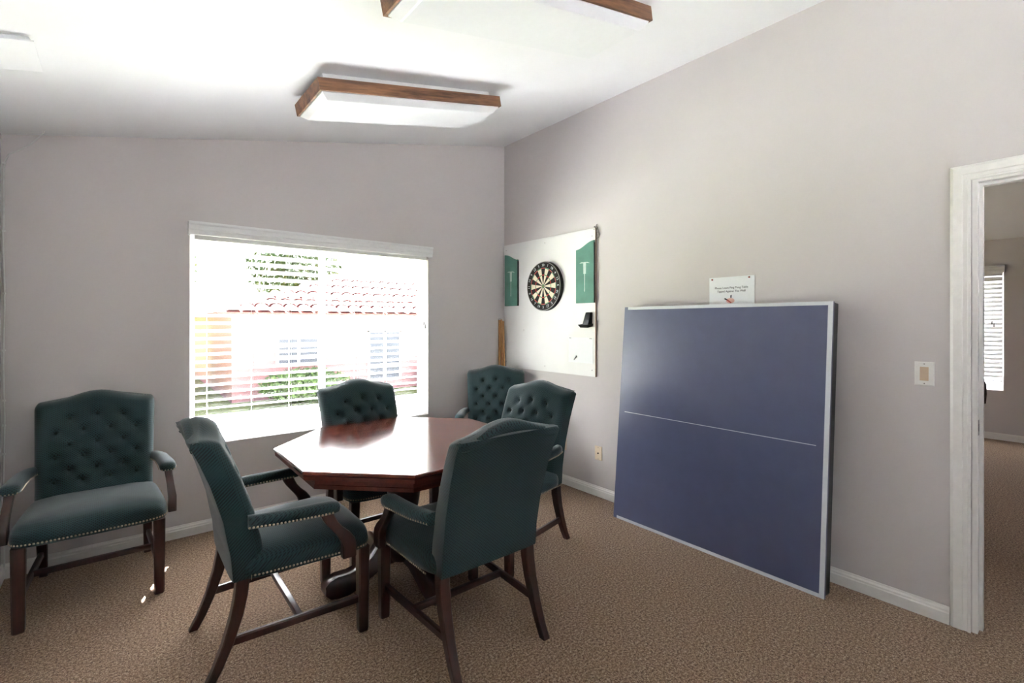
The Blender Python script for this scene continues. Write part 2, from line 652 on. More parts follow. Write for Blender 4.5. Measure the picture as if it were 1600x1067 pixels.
XM = -1.858
TILT = math.radians(19)
wl = XM - WX0 - 0.032
wr = WX1 - XM - 0.012
blind((WX0 + 0.030 + wl / 2, 0.045, 2.05), 0, wl, 1.442, 0.063, 0.054, TILT, (-0.33, -0.05, 0.21),
      wl / 2 - 0.03 + 0.03, 1.10, 'white slatted blind over the left half of the big window', 'blinds of the big window')
blind((XM + 0.004 + wr / 2, 0.045, 2.05), 0, wr, 1.442, 0.063, 0.054, TILT, (-0.17, 0.09, 0.42),
      wr / 2 - 0.03, 0.60, 'white slatted blind over the right half of the big window', 'blinds of the big window')
wl3 = (RX1 - RX0) / 2 - 0.02
for q, nm in ((-1, 'the left half'), (1, 'the right half')):
    blind(((RX0 + RX1) / 2 + q * (wl3 / 2 + 0.006), YR - 0.045, 2.05), PI, wl3, 1.442, 0.063, 0.045, math.radians(45), (-0.25, 0.25), wl3 / 2 - 0.04, 0.6,  # added blinds, slats steep to aim ground light at the ceiling
          'added unseen white slatted blind behind the camera over ' + nm + ' of the rear window', 'added blinds of the rear window')
# valance: moulded board with returns
VP = [(0, 0), (-0.012, 0), (-0.014, 0.030), (-0.019, 0.036), (-0.019, 0.064), (-0.026, 0.074), (-0.026, 0.088), (0, 0.088)]
v = empty('blind_valance', ((WX0 + WX1) / 2, 0, 2.026), 0, 'white moulded valance across the top of the big window blinds', 'valance')
hw = (WX1 - WX0) / 2 + 0.012
MB().prism([(-0.048 + a, z) for a, z in VP], -hw, hw, 'yz').build('front_board', 'white_metal', v)
for s in (-1, 1):
    MB().box(s * hw - (0.012 if s > 0 else 0), s * hw + (0.012 if s < 0 else 0), -0.048, 0.0, 0, 0.088).build('return_board', 'white_metal', v)

b2 = blind((XF + 0.03, (FY0 + FY1) / 2, 2.05), -PI / 2, FY1 - FY0 - 0.02, 1.40, 0.063, 0.054, math.radians(-62), (-0.45, 0.0, 0.42),
           0.50, 0.60, 'grey-lit slatted blind seen through the doorway in the next room', low_gap=0.06, mat='slat_opaque')
v2 = empty('blind_valance', (XF, (FY0 + FY1) / 2, 2.040), -PI / 2, 'white valance above the blind in the next room', 'valance')
hw2 = (FY1 - FY0) / 2 + 0.012
MB().prism([(-0.048 + a, z) for a, z in VP], -hw2, hw2, 'yz').build('front_board', 'white_metal', v2)
for s in (-1, 1):
    MB().box(s * hw2 - (0.012 if s > 0 else 0), s * hw2 + (0.012 if s < 0 else 0), -0.048, 0.0, 0, 0.088).build('return_board', 'white_metal', v2)


# ------------------------------------------------------------------ ceiling lights (hung parallel to the slope)
def ceiling_light(cx, cy, label):
    r = empty('ceiling_light', (cx, cy, cz(cx)), 0, label, 'ceiling light', 'wood-framed ceiling lights')
    r.rotation_euler = (0, -math.atan(SL), 0)
    L, Wd = 1.232, 0.425
    a, b = L / 2, Wd / 2
    MB().box(-a + 0.05, a - 0.05, -b + 0.05, b - 0.05, -0.055, -0.001).build('mounting_pan', 'white_metal', r)
    zt_, zb_ = -0.042, -0.108
    for s in (-1, 1):
        MB().box(-a, a, s * b - (0.012 if s > 0 else 0), s * b + (0.012 if s < 0 else 0), zb_, zt_).build('side_board', 'walnut', r)
        MB().box(s * a - (0.012 if s > 0 else 0), s * a + (0.012 if s < 0 else 0), -b + 0.012, b - 0.012, zb_, zt_).build('end_board', 'walnut', r)
    MB().box(-a + 0.012, a - 0.012, -b + 0.012, b - 0.012, zt_ - 0.004, zt_).build('top_plate', 'white_metal', r)
    mb = MB()
    o1, o2 = 0.014, 0.045
    rings = []
    for off, z in ((o1, zb_ + 0.004), (o1, zb_ - 0.004), (o2, zb_ - 0.032), (o2 + 0.006, zb_ - 0.035)):
        rings.append([(-a + off, -b + off, z), (a - off, -b + off, z), (a - off, b - off, z), (-a + off, b - off, z)])
    mb.rings(rings)
    mb.build('diffuser', 'lens', r)
    return r


ceiling_light(-1.672, -1.085, 'wood-framed ceiling light nearer the window wall, its whole outline in view')
ceiling_light(-1.672, -2.292, 'wood-framed ceiling light cut off by the top edge of the photo')

# ceiling register near the left wall
r = empty('ceiling_hatch', (-3.445, -1.14, cz(-3.445)), 0, 'flat white ceiling hatch at the top left near the wall', 'hatch')
r.rotation_euler = (0, -math.atan(SL), 0)
MB().rings([[(-x, -y, z), (x, -y, z), (x, y, z), (-x, y, z)] for x, y, z in ((0.105, 0.135, 0.0), (0.110, 0.140, -0.016))]).build('hatch_rim', 'ceiling', r)
MB().box(-0.117, 0.117, -0.147, 0.147, -0.022, -0.016).build('hatch_panel', 'ceiling', r, bevel=0.002)

# ------------------------------------------------------------------ octagonal table
TX, TY = -1.795, -1.343
tb = empty('octagonal_table', (TX, TY, 0), 0, 'octagonal red mahogany pedestal table ringed by green armchairs', 'table')


def octa(h, z):
    k = h * math.tan(PI / 8)
    return [(-h, -k, z), (-k, -h, z), (k, -h, z), (h, -k, z), (h, k, z), (k, h, z), (-k, h, z), (-h, k, z)]


MB().rings([octa(h, z) for h, z in ((0.622, 0.745), (0.634, 0.748), (0.634, 0.757), (0.629, 0.762))]).build('table_top', 'table', tb)
MB().rings([octa(h, z) for h, z in ((0.600, 0.719), (0.626, 0.722), (0.628, 0.741), (0.618, 0.745))]).build('edge_moulding', 'table_edge', tb)
ap = MB().rings([octa(h, z) for h, z in ((0.560, 0.664), (0.574, 0.664), (0.574, 0.682), (0.570, 0.684), (0.570, 0.719), (0.560, 0.719))])
ap.build('apron', 'table_edge', tb)
MB().rings([octa(0.16, 0.664), octa(0.16, 0.70)]).build('top_block', 'leg', tb)
MB().lathe([(0.10, 0.10), (0.115, 0.14), (0.105, 0.18), (0.07, 0.22), (0.062, 0.30), (0.085, 0.40), (0.095, 0.47), (0.07, 0.54),
            (0.055, 0.58), (0.08, 0.62), (0.11, 0.664)], n=28).build('pedestal', 'leg', tb, smooth=True)
for k in range(4):
    a = k * PI / 2
    ca, sa = math.cos(a), math.sin(a)
    # side outline of a scroll foot: distance from the column, height
    out = [(0.05, 0.26), (0.10, 0.255), (0.15, 0.215), (0.20, 0.150), (0.26, 0.110), (0.33, 0.095), (0.39, 0.098), (0.43, 0.088),
           (0.455, 0.064), (0.455, 0.034), (0.43, 0.010), (0.39, 0.0), (0.33, 0.0), (0.29, 0.012), (0.22, 0.048), (0.14, 0.085), (0.05, 0.095)]
    rings = []
    for w, sc in ((-0.042, 0.0), (-0.034, 0.010), (-0.016, 0.0), (0.016, 0.0), (0.034, 0.010), (0.042, 0.0)):
        ring = []
        for d, z in out:
            dd = d
            ring.append((dd * ca - w * sa, dd * sa + w * ca, z + (sc if z > 0.05 else 0)))
        rings.append(ring)
    MB().rings(rings).build('scroll_foot', 'leg', tb, smooth=True, sharp=50)


# ------------------------------------------------------------------ armchairs
def interp(pts, t):
    for (t0, a), (t1, b) in zip(pts, pts[1:]):
        if t <= t1:
            u = (t - t0) / (t1 - t0)
            return a + (b - a) * u
    return pts[-1][1]


BUTTONS = []
for row, (n_, zz) in enumerate(((3, 0.880), (4, 0.815), (3, 0.750), (4, 0.685), (3, 0.620), (4, 0.560))):
    for i in range(n_):
        BUTTONS.append(((i - (n_ - 1) / 2) * 0.118, zz))


def centreline(z):
    """y of the middle of the back at height z (front of chair is +y)"""
    return interp([(0.38, -0.168), (0.50, -0.178), (0.65, -0.208), (0.80, -0.256), (0.90, -0.296), (0.97, -0.328), (1.05, -0.360)], z)


def make_chair():
    root = empty('armchair', (0, 0, 0))
    # seat cushion
    out = []
    N = 64
    for i in range(N):
        a = 2 * PI * i / N
        c, s = math.cos(a), math.sin(a)
        e = 0.28
        x = math.copysign(abs(c) ** e, c)
        y = math.copysign(abs(s) ** e, s)
        yy = 0.062 + y * 0.278
        wx = 0.292 + 0.018 * y
        yy += 0.012 * (1 - x * x) * (1 if y > 0.5 else 0)
        out.append((x * wx, yy))
    rings = []
    for sc, z in ((0.97, 0.392), (1.0, 0.398), (1.003, 0.425), (0.995, 0.446), (0.972, 0.464), (0.93, 0.477), (0.84, 0.489), (0.66, 0.499), (0.4, 0.505), (0.1, 0.507)):
        rings.append([(x * sc, 0.062 + (y - 0.062) * sc, z) for x, y in out])
    MB().rings(rings).build('seat', 'fabric', root, smooth=True, sharp=60)
    # tufted backrest
    NX, rings = 44, []
    zs = [0.393 + (0.957 - 0.393) * i / 46 for i in range(47)]

    def hw(z):
        return interp([(0.38, 0.256), (0.55, 0.256), (0.80, 0.264), (0.95, 0.271), (1.05, 0.264)], z)

    def camel(x):
        u = min(1, abs(x) / 0.27)
        return 0.040 * (0.5 + 0.5 * math.cos(PI * min(1, u * 1.25))) - 0.010 * u ** 4

    def ring(z, th, push, shrink=0.0, lift=1.0):
        w = hw(z) - shrink
        tt = max(0, (z - 0.60) / 0.357)
        rg = []
        yc = centreline(z) + push
        for i in range(NX + 1):                                   # front, left to right
            x = -w + 2 * w * i / NX
            u = abs(x) / w
            rnd = (1 - min(1, (1 - u) / 0.16)) ** 2 * 0.035        # soft vertical edges
            crown = 0.020 * (1 - u * u)
            d = 0.0
            if shrink == 0:
                for bx, bz in BUTTONS:
                    q = ((x - bx) ** 2 + (z - bz) ** 2)
                    if q < 0.012:
                        d += 0.024 * math.exp(-q / 0.00042)
                        # diagonal pleats
                        dx_, dz_ = abs(x - bx), abs(z - bz)
                        if dx_ < 0.06 and dz_ < 0.07:
                            d += 0.0045 * math.exp(-((dx_ / 0.059 - dz_ / 0.067) ** 2) / 0.02) * math.exp(-q / 0.003)
            rg.append((x, yc + th / 2 + crown - rnd - d, z + camel(x) * tt * tt * lift))
        for i in range(NX + 1):                                   # rear, right to left
            x = w - 2 * w * i / NX
            u = abs(x) / w
            rg.append((x, yc - th / 2 + 0.006 * u ** 6, z + camel(x) * tt * tt * lift))
        return rg

    for z in zs:
        th = interp([(0.38, 0.125), (0.55, 0.125), (0.80, 0.112), (0.99, 0.100)], z)
        rings.append(ring(z, th, 0.0))
    for k in range(1, 7):                                         # rolled top
        a = k / 6 * PI / 2
        th = 0.100 * math.cos(a) + 0.004
        rings.append(ring(0.957 + 0.028 * math.sin(a), th, -0.012 * math.sin(a), 0.012 * (1 - math.cos(a)) + 1e-6))
    back = MB().rings(rings).build('backrest', 'fabric', root, smooth=True, sharp=55)
    # buttons
    proto = MB().lathe([(0.002, 0.006), (0.007, 0.004), (0.010, 0.0), (0.006, -0.004)], n=8).build('button', 'button', back, smooth=True)
    for i, (bx, bz) in enumerate(BUTTONS):
        o = proto if i == 0 else proto.copy()
        if i:
            COL.objects.link(o)
        th = interp([(0.38, 0.125), (0.55, 0.125), (0.80, 0.112), (0.99, 0.100)], bz)
        u = abs(bx) / hw(bz)
        tt = max(0, (bz - 0.60) / 0.357)
        o.location = (bx, centreline(bz) + th / 2 + 0.020 * (1 - u * u) - 0.0245, bz + camel(bx) * tt * tt)
        o.rotation_euler = (-PI / 2, 0, 0)
    # welt round the rear panel
    pts = []
    for z in [0.40 + 0.540 * i / 20 for i in range(21)]:
        th = interp([(0.38, 0.125), (0.55, 0.125), (0.80, 0.112), (0.99, 0.100)], z)
        pts.append((-(hw(z) - 0.004), centreline(z) - th / 2 + 0.0085, z))
    top = []
    for i in range(1, 20):
        x = -0.266 + 0.532 * i / 20
        tt = (0.940 - 0.6) / 0.357
        top.append((x, centreline(0.940) - 0.0505, 0.940 + camel(x) * tt * tt))
    MB().tube(pts + top + [(-p[0], p[1], p[2]) for p in reversed(pts)], 0.0035, 6).build('welt', 'piping', back, smooth=True)
    nails = MB()

    def nail(p, nrm):
        nrm = Vector(nrm).normalized()
        up = Vector((0, 0, 1))
        s = nrm.cross(up).normalized()
        r_ = 0.0052
        vs = [Vector(p) + (s * math.cos(a) + up * math.sin(a)) * r_ for a in (0, PI / 3, 2 * PI / 3, PI, 4 * PI / 3, 5 * PI / 3)]
        vs.append(Vector(p) + nrm * 0.004)
        nails.add(vs, [(i, (i + 1) % 6, 6) for i in range(6)])

    # nails along the seat rail
    ring0 = [(x * 1.002, 0.062 + (y - 0.062) * 1.002) for x, y in out]
    path = []
    first = min(k for k in range(N // 2, N) if ring0[k][0] > 0.25 and ring0[k][1] > -0.17)
    for k in range(first, N + N // 2):
        p_ = ring0[k % N]
        if k >= N and p_[0] < 0 and p_[1] < -0.17:
            break
        path.append(p_)
    path.append((path[-1][0] * 0.985, -0.17))
    path.insert(0, (-path[-1][0], -0.17))
    acc = 0.0
    for (xa, ya), (xb, yb) in zip(path, path[1:]):
        sl = math.hypot(xb - xa, yb - ya)
        while acc < sl:
            t = acc / sl
            nail((xa + (xb - xa) * t, ya + (yb - ya) * t, 0.408), (yb - ya, -(xb - xa), 0))
            acc += 0.0145
        acc -= sl
    # arms
    for s in (-1, 1):
        rings = []
        secs = ((-0.175, 0.266, 0.628, 0.030, 0.026), (-0.14, 0.280, 0.630, 0.031, 0.026), (-0.08, 0.296, 0.630, 0.033, 0.026),
                (0.02, 0.306, 0.629, 0.036, 0.026), (0.10, 0.311, 0.628, 0.039, 0.026), (0.145, 0.312, 0.627, 0.039, 0.025),
                (0.168, 0.311, 0.625, 0.033, 0.021), (0.178, 0.310, 0.623, 0.020, 0.012))
        side = []
        for y, x, z, w, h in secs:
            rg = []
            for k in range(14):
                a = 2 * PI * k / 14
                c_, s_ = math.cos(a), math.sin(a)
                zz = s_ * h if s_ > 0 else -abs(s_) ** 0.5 * h
                rg.append((s * x + math.copysign(abs(c_) ** 0.7, c_) * w, y, z + zz))
            rings.append(rg)
            side.append((x, y, z, w, h))
        MB().rings(rings).build('arm_pad', 'fabric', root, smooth=True, sharp=70)
        for sg in (-1, 1):                                       # nails on both flanks
            pth = [(s * x + sg * (w + 0.0008), y, z - h * 0.55) for x, y, z, w, h in side[:6]]
            acc = 0.0
            for pa, pb in zip(pth, pth[1:]):
                L_ = math.dist(pa, pb)
                while acc < L_:
                    t = acc / L_
                    nail([pa[q] + (pb[q] - pa[q]) * t for q in range(3)], (sg, 0, 0))
                    acc += 0.0145
                acc -= L_
        for q in range(5):
            nail((s * 0.311 - 0.026 + q * 0.013, 0.170 + (0.006 if 0 < q < 4 else 0), 0.613), (0, 1, 0))
        # carved arm support
        rings = []
        for y, z, d, w in ((0.120, 0.608, 0.026, 0.019), (0.128, 0.585, 0.027, 0.018), (0.142, 0.560, 0.026, 0.017), (0.165, 0.530, 0.026, 0.017),
                           (0.190, 0.503, 0.030, 0.018), (0.207, 0.478, 0.031, 0.019), (0.214, 0.450, 0.030, 0.019), (0.215, 0.395, 0.030, 0.019)):
            xc = s * (0.3265 if z < 0.48 else 0.3265 - (z - 0.48) * 0.10)
            e = 0.005
            rings.append([(xc - w, y - d + e, z), (xc - w + e, y - d, z), (xc + w - e, y - d, z), (xc + w, y - d + e, z),
                          (xc + w, y + d - e, z), (xc + w - e, y + d, z), (xc - w + e, y + d, z), (xc - w, y + d - e, z)])
        MB().rings(rings).build('arm_support', 'leg', root, smooth=True, sharp=40)
        # front leg, square and moulded
        rings = []
        for z, h in ((0.0, 0.021), (0.01, 0.0225), (0.394, 0.026)):
            e = 0.006
            cx, cy = s * 0.264, 0.304
            rings.append([(cx - h, cy - h + e, z), (cx - h + e, cy - h, z), (cx + h - e, cy - h, z), (cx + h, cy - h + e, z),
                          (cx + h, cy + h - e, z), (cx + h - e, cy + h, z), (cx - h + e, cy + h, z), (cx - h, cy + h - e, z)])
        MB().rings(rings).build('leg', 'leg', root, smooth=True, sharp=30)
        rings = []
        for y, z, h in ((-0.312, 0.0, 0.018), (-0.280, 0.06, 0.019), (-0.243, 0.15, 0.021), (-0.212, 0.25, 0.023), (-0.196, 0.33, 0.024), (-0.190, 0.394, 0.024)):
            cx = s * (0.232 + 0.006 * (0.4 - z))
            e = 0.004
            rings.append([(cx - h, y - h + e, z), (cx - h + e, y - h, z), (cx + h - e, y - h, z), (cx + h, y - h + e, z),
                          (cx + h, y + h - e, z), (cx + h - e, y + h, z), (cx - h + e, y + h, z), (cx - h, y + h - e, z)])
        MB().rings(rings).build('leg', 'leg', root, smooth=True, sharp=40)
        # side stretcher
        mb = MB()
        rings = []
        for y, x in ((0.29, 0.262), (-0.240, 0.236)):
            rings.append([(s * x - 0.011, y, 0.138), (s * x + 0.011, y, 0.138), (s * x + 0.011, y, 0.164), (s * x + 0.006, y, 0.170),
                          (s * x - 0.006, y, 0.170), (s * x - 0.011, y, 0.164)])
        mb.rings(rings).build('side_stretcher', 'leg', root)
    MB().box(-0.248, 0.248, 0.020, 0.044, 0.140, 0.168).build('cross_stretcher', 'leg', root, bevel=0.004)
    tag(nails.build('nailhead_trim', 'brass', root), kind='stuff')
    return root


CH = make_chair()
GRP = 'green tufted armchairs'
SPOTS = [
    (-3.170, -0.412, PI, 'green tufted armchair standing alone against the wall left of the window'),
    (-2.490, -1.440, -PI / 2, 'green armchair seen side-on at the left of the octagonal table'),
    (-1.800, -1.975, 0.0, 'green armchair nearest the camera with its plain rear panel turned this way'),
    (-1.745, -0.838, PI, 'green armchair in front of the window behind the octagonal table'),
    (-0.487, -0.500, math.atan2(-0.796, -0.605) - PI / 2, 'green armchair tucked into the room corner below the dartboard'),
    (-1.108, -1.462, math.radians(190) - PI / 2, 'green armchair at the right of the octagonal table, tufted front lit by the window'),
]
for i, (x, y, rz, lab) in enumerate(SPOTS):
    o = CH if i == 0 else copy_tree(CH)
    o.location = (x, y, 0)
    o.rotation_euler = (0, 0, rz)
    tag(o, lab, 'armchair', GRP)

# ------------------------------------------------------------------ folded half of a table-tennis table leaning on the wall
# local x = along its length (0..1.37 towards the camera), local z up the board, local +y away from the wall
PPW, PPH = 1.372, 1.553
lean = math.atan2(0.136, 1.547)
pp = empty('table_tennis_half', (-0.243, -1.612, 0.004), 0, 'navy blue half of a table-tennis table leaning against the right wall', 'table tennis table')
# local x -> world -y; local y -> towards the wall; local z -> up the leaning board
pp.rotation_euler = Matrix(((0, math.cos(lean), math.sin(lean)), (-1, 0, 0), (0, -math.sin(lean), math.cos(lean)))).to_euler()
bd = MB().box(0, PPW, 0.0, 0.018, 0, PPH).build('playing_board', 'navy', pp)
MB().box(PPW - 0.024, PPW, -0.0006, 0.0, 0, PPH).build('end_line', 'line', bd)
MB().box(0.030, PPW - 0.024, -0.0006, 0.0, 0, 0.020).build('side_line', 'line', bd)
MB().box(0.030, PPW - 0.024, -0.0006, 0.0, PPH - 0.020, PPH).build('side_line', 'line', bd)
MB().box(0.050, PPW - 0.060, -0.0006, 0.0, PPH / 2 - 0.002, PPH / 2 + 0.002).build('centre_line', 'line', bd)
fr = MB()
fr.box(0.01, PPW - 0.004, 0.018, 0.090, 0.008, 0.03).box(0.01, PPW - 0.004, 0.018, 0.090, PPH - 0.03, PPH - 0.004)
fr.box(0.01, 0.035, 0.018, 0.090, 0.03, PPH - 0.03).box(PPW - 0.029, PPW - 0.004, 0.018, 0.090, 0.03, PPH - 0.03)
fr.build('apron_frame', 'black', pp)
for xx, sg in ((PPW - 0.03, -1), (0.10, 1)):
    lg = MB().tube([(xx, 0.108, 0.04), (xx, 0.110, 0.30), (xx, 0.112, 0.72), (xx + sg * 0.006, 0.112, 0.76), (xx + sg * 0.03, 0.112, 0.79), (xx + sg * 0.25, 0.112, 0.79)], 0.015, 10)
    lg.build('folding_leg', 'black', pp, smooth=True)
MB().box(0.1, PPW - 0.03, 0.104, 0.118, 0.38, 0.41).build('cross_bar', 'black', pp)

# ------------------------------------------------------------------ dart corner on the right wall (x = 0, y negative towards the camera)
pn = empty('dart_backboard', (0, -0.63, 1.602), 0, 'white painted backing board screwed to the wall behind the dartboard', 'board')
MB().box(-0.016, -0.0005, -0.609, 0.612, -0.618, 0.618).build('board_sheet', 'panel', pn)
MB().box(-0.0155, -0.001, -0.612, -0.609, -0.618, 0.618).build('board_edge', 'panel_edge', pn)
sc0 = None
for y, z in ((-0.575, 0.555), (0.0, 0.57), (0.575, 0.565), (-0.575, -0.565), (0.0, -0.57), (0.30, -0.24), (0.575, -0.565)):
    if sc0 is None:
        sc0 = MB().lathe([(0.0045, 0.0), (0.0045, -0.0015), (0.002, -0.0025)], n=8, axis='x').build('screw', 'steel', pn)
        o = sc0
    else:
        o = sc0.copy()
        COL.objects.link(o)
    o.location = (-0.016, y, z)

db = empty('dartboard', (-0.016, -0.648, 1.768), 0, 'round bristle dartboard with black rim and red, green, cream segments', 'dartboard')
MB().lathe([(0.2255, -0.001), (0.2255, -0.036), (0.2225, -0.038), (0.2, -0.038), (0.001, -0.038)], n=64, axis='x').build('rim', 'sisal_black', db, smooth=True, sharp=30)
seg = {'sisal_black': MB(), 'sisal_cream': MB(), 'sisal_red': MB(), 'sisal_green': MB()}


def dart_pt(a, r_, h):
    # seen from the room: angle clockwise from the top; right of the viewer is -y
    return (h, -r_ * math.sin(a), r_ * math.cos(a))


for i in range(20):
    dark = i % 2 == 0
    for r0, r1, mt in ((0.016, 0.099, 'sisal_black' if dark else 'sisal_cream'), (0.099, 0.107, 'sisal_red' if dark else 'sisal_green'),
                       (0.107, 0.162, 'sisal_black' if dark else 'sisal_cream'), (0.162, 0.170, 'sisal_red' if dark else 'sisal_green')):
        vs, m_ = [], 4
        for h in (-0.038, -0.0392):
            for r_ in (r0, r1):
                for k in range(m_ + 1):
                    a = (i - 0.5 + k / m_) * PI / 10
                    vs.append(dart_pt(a, r_, h))
        q = m_ + 1
        fs = []
        for k in range(m_):
            fs.append((2 * q + k, 2 * q + k + 1, 3 * q + k + 1, 3 * q + k))
            fs.append((q + k, q + k + 1, 3 * q + k + 1, 3 * q + k))
        seg[mt].add(vs, fs)
for nm, mt in (('dark_segments', 'sisal_black'), ('cream_segments', 'sisal_cream'), ('red_segments', 'sisal_red'), ('green_segments', 'sisal_green')):
    seg[mt].build(nm, mt, db)
MB().lathe([(0.016, -0.038), (0.016, -0.0394), (0.001, -0.0394)], n=20, axis='x').build('outer_bull', 'sisal_green', db)
MB().lathe([(0.0064, -0.038), (0.0064, -0.0400), (0.001, -0.0400)], n=12, axis='x').build('inner_bull', 'sisal_red', db)
wr_ = MB()
for r_ in (0.2205, 0.170):
    prof = []
    ring_n = 60
    rings = []
    for k in range(ring_n + 1):
        a = 2 * PI * k / ring_n
        w_ = 0.0022 if r_ > 0.2 else 0.0009
        rings.append([dart_pt(a, r_ - w_, -0.0385), dart_pt(a, r_ + w_, -0.0385), dart_pt(a, r_ + w_, -0.0405), dart_pt(a, r_ - w_, -0.0405)])
    wr_.rings(rings, cap=False)
wr_.build('number_ring', 'steel', db)
for i, num in enumerate((20, 1, 18, 4, 13, 6, 10, 15, 2, 17, 3, 19, 7, 16, 8, 11, 14, 9, 12, 5)):
    a = i * PI / 10
    p = Vector(dart_pt(a, 0.194, -0.0395))
    # text x -> world -y, text y -> world z, normal -> -x
    R_ = Matrix(((0, 0, -1, 0), (-1, 0, 0, 0), (0, 1, 0, 0), (0, 0, 0, 1)))
    text_mesh(str(num), 0.034, 'line', db, Matrix.Translation(p) @ R_ @ Matrix.Rotation(-a if math.cos(a) > -0.01 else PI - a, 4, 'Z'), 'number')


def score(yc, flip, label):
    r = empty('score_panel', (-0.0165, yc, 1.60), 0, label, 'score panel', 'green dart score panels')
    w = 0.1
    outl = []
    for k in range(13):
        t = k / 12
        outl.append((w - 2 * w * t, 0.455 + 0.062 * (0.5 - 0.5 * math.cos(PI * t))))
    outl = [(w, 0)] + outl + [(-w, 0)]
    outl = [(y if flip else -y, z) for y, z in outl]
    MB().prism(outl, -0.016, 0.0, 'yz').build('panel_board', 'score', r)
    MB().box(-0.0155, -0.0005, (-w - 0.002), -w, 0, 0.50 if flip else 0.44).build('panel_edge', 'black', r)
    d = MB()
    x0, x1 = -0.0168, -0.0158
    d.prism([(-0.014, 0.245), (0.014, 0.245), (0.016, 0.345), (-0.016, 0.345)], x0, x1, 'yz')
    d.prism([(-0.003, 0.12), (0.003, 0.12), (0.004, 0.245), (-0.004, 0.245)], x0, x1, 'yz')
    d.prism([(-0.001, 0.09), (0.006, 0.105), (0.003, 0.12), (-0.004, 0.12)], x0, x1, 'yz')
    d.prism([(-0.060, 0.330), (-0.016, 0.336), (-0.016, 0.343), (-0.03, 0.345)], x0, x1, 'yz')
    d.prism([(0.060, 0.338), (0.016, 0.336), (0.016, 0.343), (0.03, 0.348)], x0, x1, 'yz')
    d.build('dart_print', 'chalk', r)
    return r


score(-1.137, True, 'green score panel with a dart print, right of the dartboard')
score(-0.150, False, 'green score panel with a dart print, squeezed into the corner left of the dartboard')

# black holder on the board
hd = empty('dart_holder', (-0.0165, -1.165, 1.372), 0, 'small black plastic holder on the white board below the right score panel', 'holder')
MB().rings([[(0, -0.05, 0.03), (0, 0.05, 0.03), (-0.055, 0.042, 0.02), (-0.055, -0.042, 0.02)],
            [(0, -0.055, 0.055), (0, 0.06, 0.055), (-0.070, 0.060, 0.045), (-0.070, -0.05, 0.045)]]).build('tray', 'black', hd, bevel=0.003)
MB().rings([[(-0.002, -0.045, 0.045), (-0.002, 0.03, 0.045), (-0.050, 0.025, 0.045), (-0.050, -0.04, 0.045)],
            [(-0.002, -0.050, 0.150), (-0.002, 0.010, 0.150), (-0.030, 0.006, 0.148), (-0.030, -0.045, 0.148)]]).build('back_cup', 'black', hd, bevel=0.006)

nt = empty('notice_sheet', (-0.016, -1.078, 1.20), 0, 'blank white sheet pinned to the lower corner of the white board', 'paper')
MB().box(-0.0035, -0.0005, -0.141, 0.141, -0.108, 0.108).build('paper_sheet', 'paper', nt)
for y in (-0.115, 0.122):
    MB().box(-0.006, -0.003, y - 0.012, y + 0.012, 0.098, 0.104).build('staple', 'steel', nt)
MB().tube([(-0.0045, 0.075, -0.085), (-0.0045, 0.045, -0.055)], 0.0025, 6).build('pen_mark', 'ink', nt)

# tangled hook on the board's upper corner
hk = empty('chain_hook', (0, -1.250, 2.205), 0, 'small bent metal hook and chain hanging at the top corner of the white board', 'hook')
for k in range(5):
    pts = []
    for q in range(13):
        a = 2 * PI * q / 12
        pts.append((-0.012 - 0.006 * math.sin(a * 2 + k), 0.010 * math.cos(a) - 0.008 * (k % 3) + (0.03 if k == 4 else 0),
                    0.014 * math.sin(a) - 0.022 * k + (0.105 if k == 4 else 0.01)))
    MB().tube(pts, 0.0022, 6).build('chain_link', 'steel', hk, smooth=True)
MB().tube([(-0.004, 0.0, 0.045), (-0.014, 0.002, 0.035), (-0.012, -0.010, 0.015), (-0.008, -0.030, -0.045), (-0.008, -0.020, -0.065), (-0.008, 0.0, -0.075)],
          0.003, 8).build('bent_wire', 'steel', hk, smooth=True)

# sticks in the corner
for k, (x, y, x2, y2, top) in enumerate(((-0.105, -0.060, -0.072, -0.012, 1.46), (-0.070, -0.085, -0.050, -0.013, 1.465), (-0.035, -0.085, -0.029, -0.020, 1.45))):
    c = empty('cue_stick', (x, y, 0), 0, ['leftmost of the three honey-coloured wooden sticks leaning in the corner',
                                          'middle one of the three honey-coloured wooden sticks leaning in the corner',
                                          'rightmost of the three honey-coloured wooden sticks leaning in the corner'][k], 'stick', 'wooden sticks in the corner')
    MB().tube([(0, 0, 0.0), ((x2 - x) * 0.4, (y2 - y) * 0.4, top * 0.4), (x2 - x, y2 - y, top)], [0.014, 0.0125, 0.0105], 10).build('shaft', 'cue', c, smooth=True)
    MB().tube([(x2 - x, y2 - y, top), (x2 - x, y2 - y, top + 0.012)], 0.0105, 10).build('end_cap', 'cord', c)

# plates on the right wall
def plate(y, z, mat, w, h, label, switch=False):
    r = empty('wall_plate' if not switch else 'light_switch', (0, y, z), 0, label, 'light switch' if switch else 'wall plate')
    MB().rings([[(-d, -w / 2 + e, -h / 2 + e), (-d, w / 2 - e, -h / 2 + e), (-d, w / 2 - e, h / 2 - e), (-d, -w / 2 + e, h / 2 - e)]
                for d, e in ((0.0002, 0), (0.003, 0), (0.0055, 0.004))]).build('cover_plate', mat, r)
    for s in (-1, 1):
        MB().lathe([(0.003, -0.0054), (0.003, -0.0066), (0.001, -0.0068)], (0, s * h * 0.41), 8, axis='x').build('screw', 'steel', r)
    if switch:
        MB().rings([[(-d, -0.0165, -0.0335), (-d, 0.0165, -0.0335), (-d2, 0.0165, 0.0335), (-d2, -0.0165, 0.0335)]
                    for d, d2 in ((0.004, 0.004), (0.012, 0.007))]).build('rocker', 'tan', r)
    else:
        MB().lathe([(0.006, -0.005), (0.006, -0.011), (0.003, -0.013)], (0, 0), 10, axis='x').build('coax_jack', 'black', r)
    return r


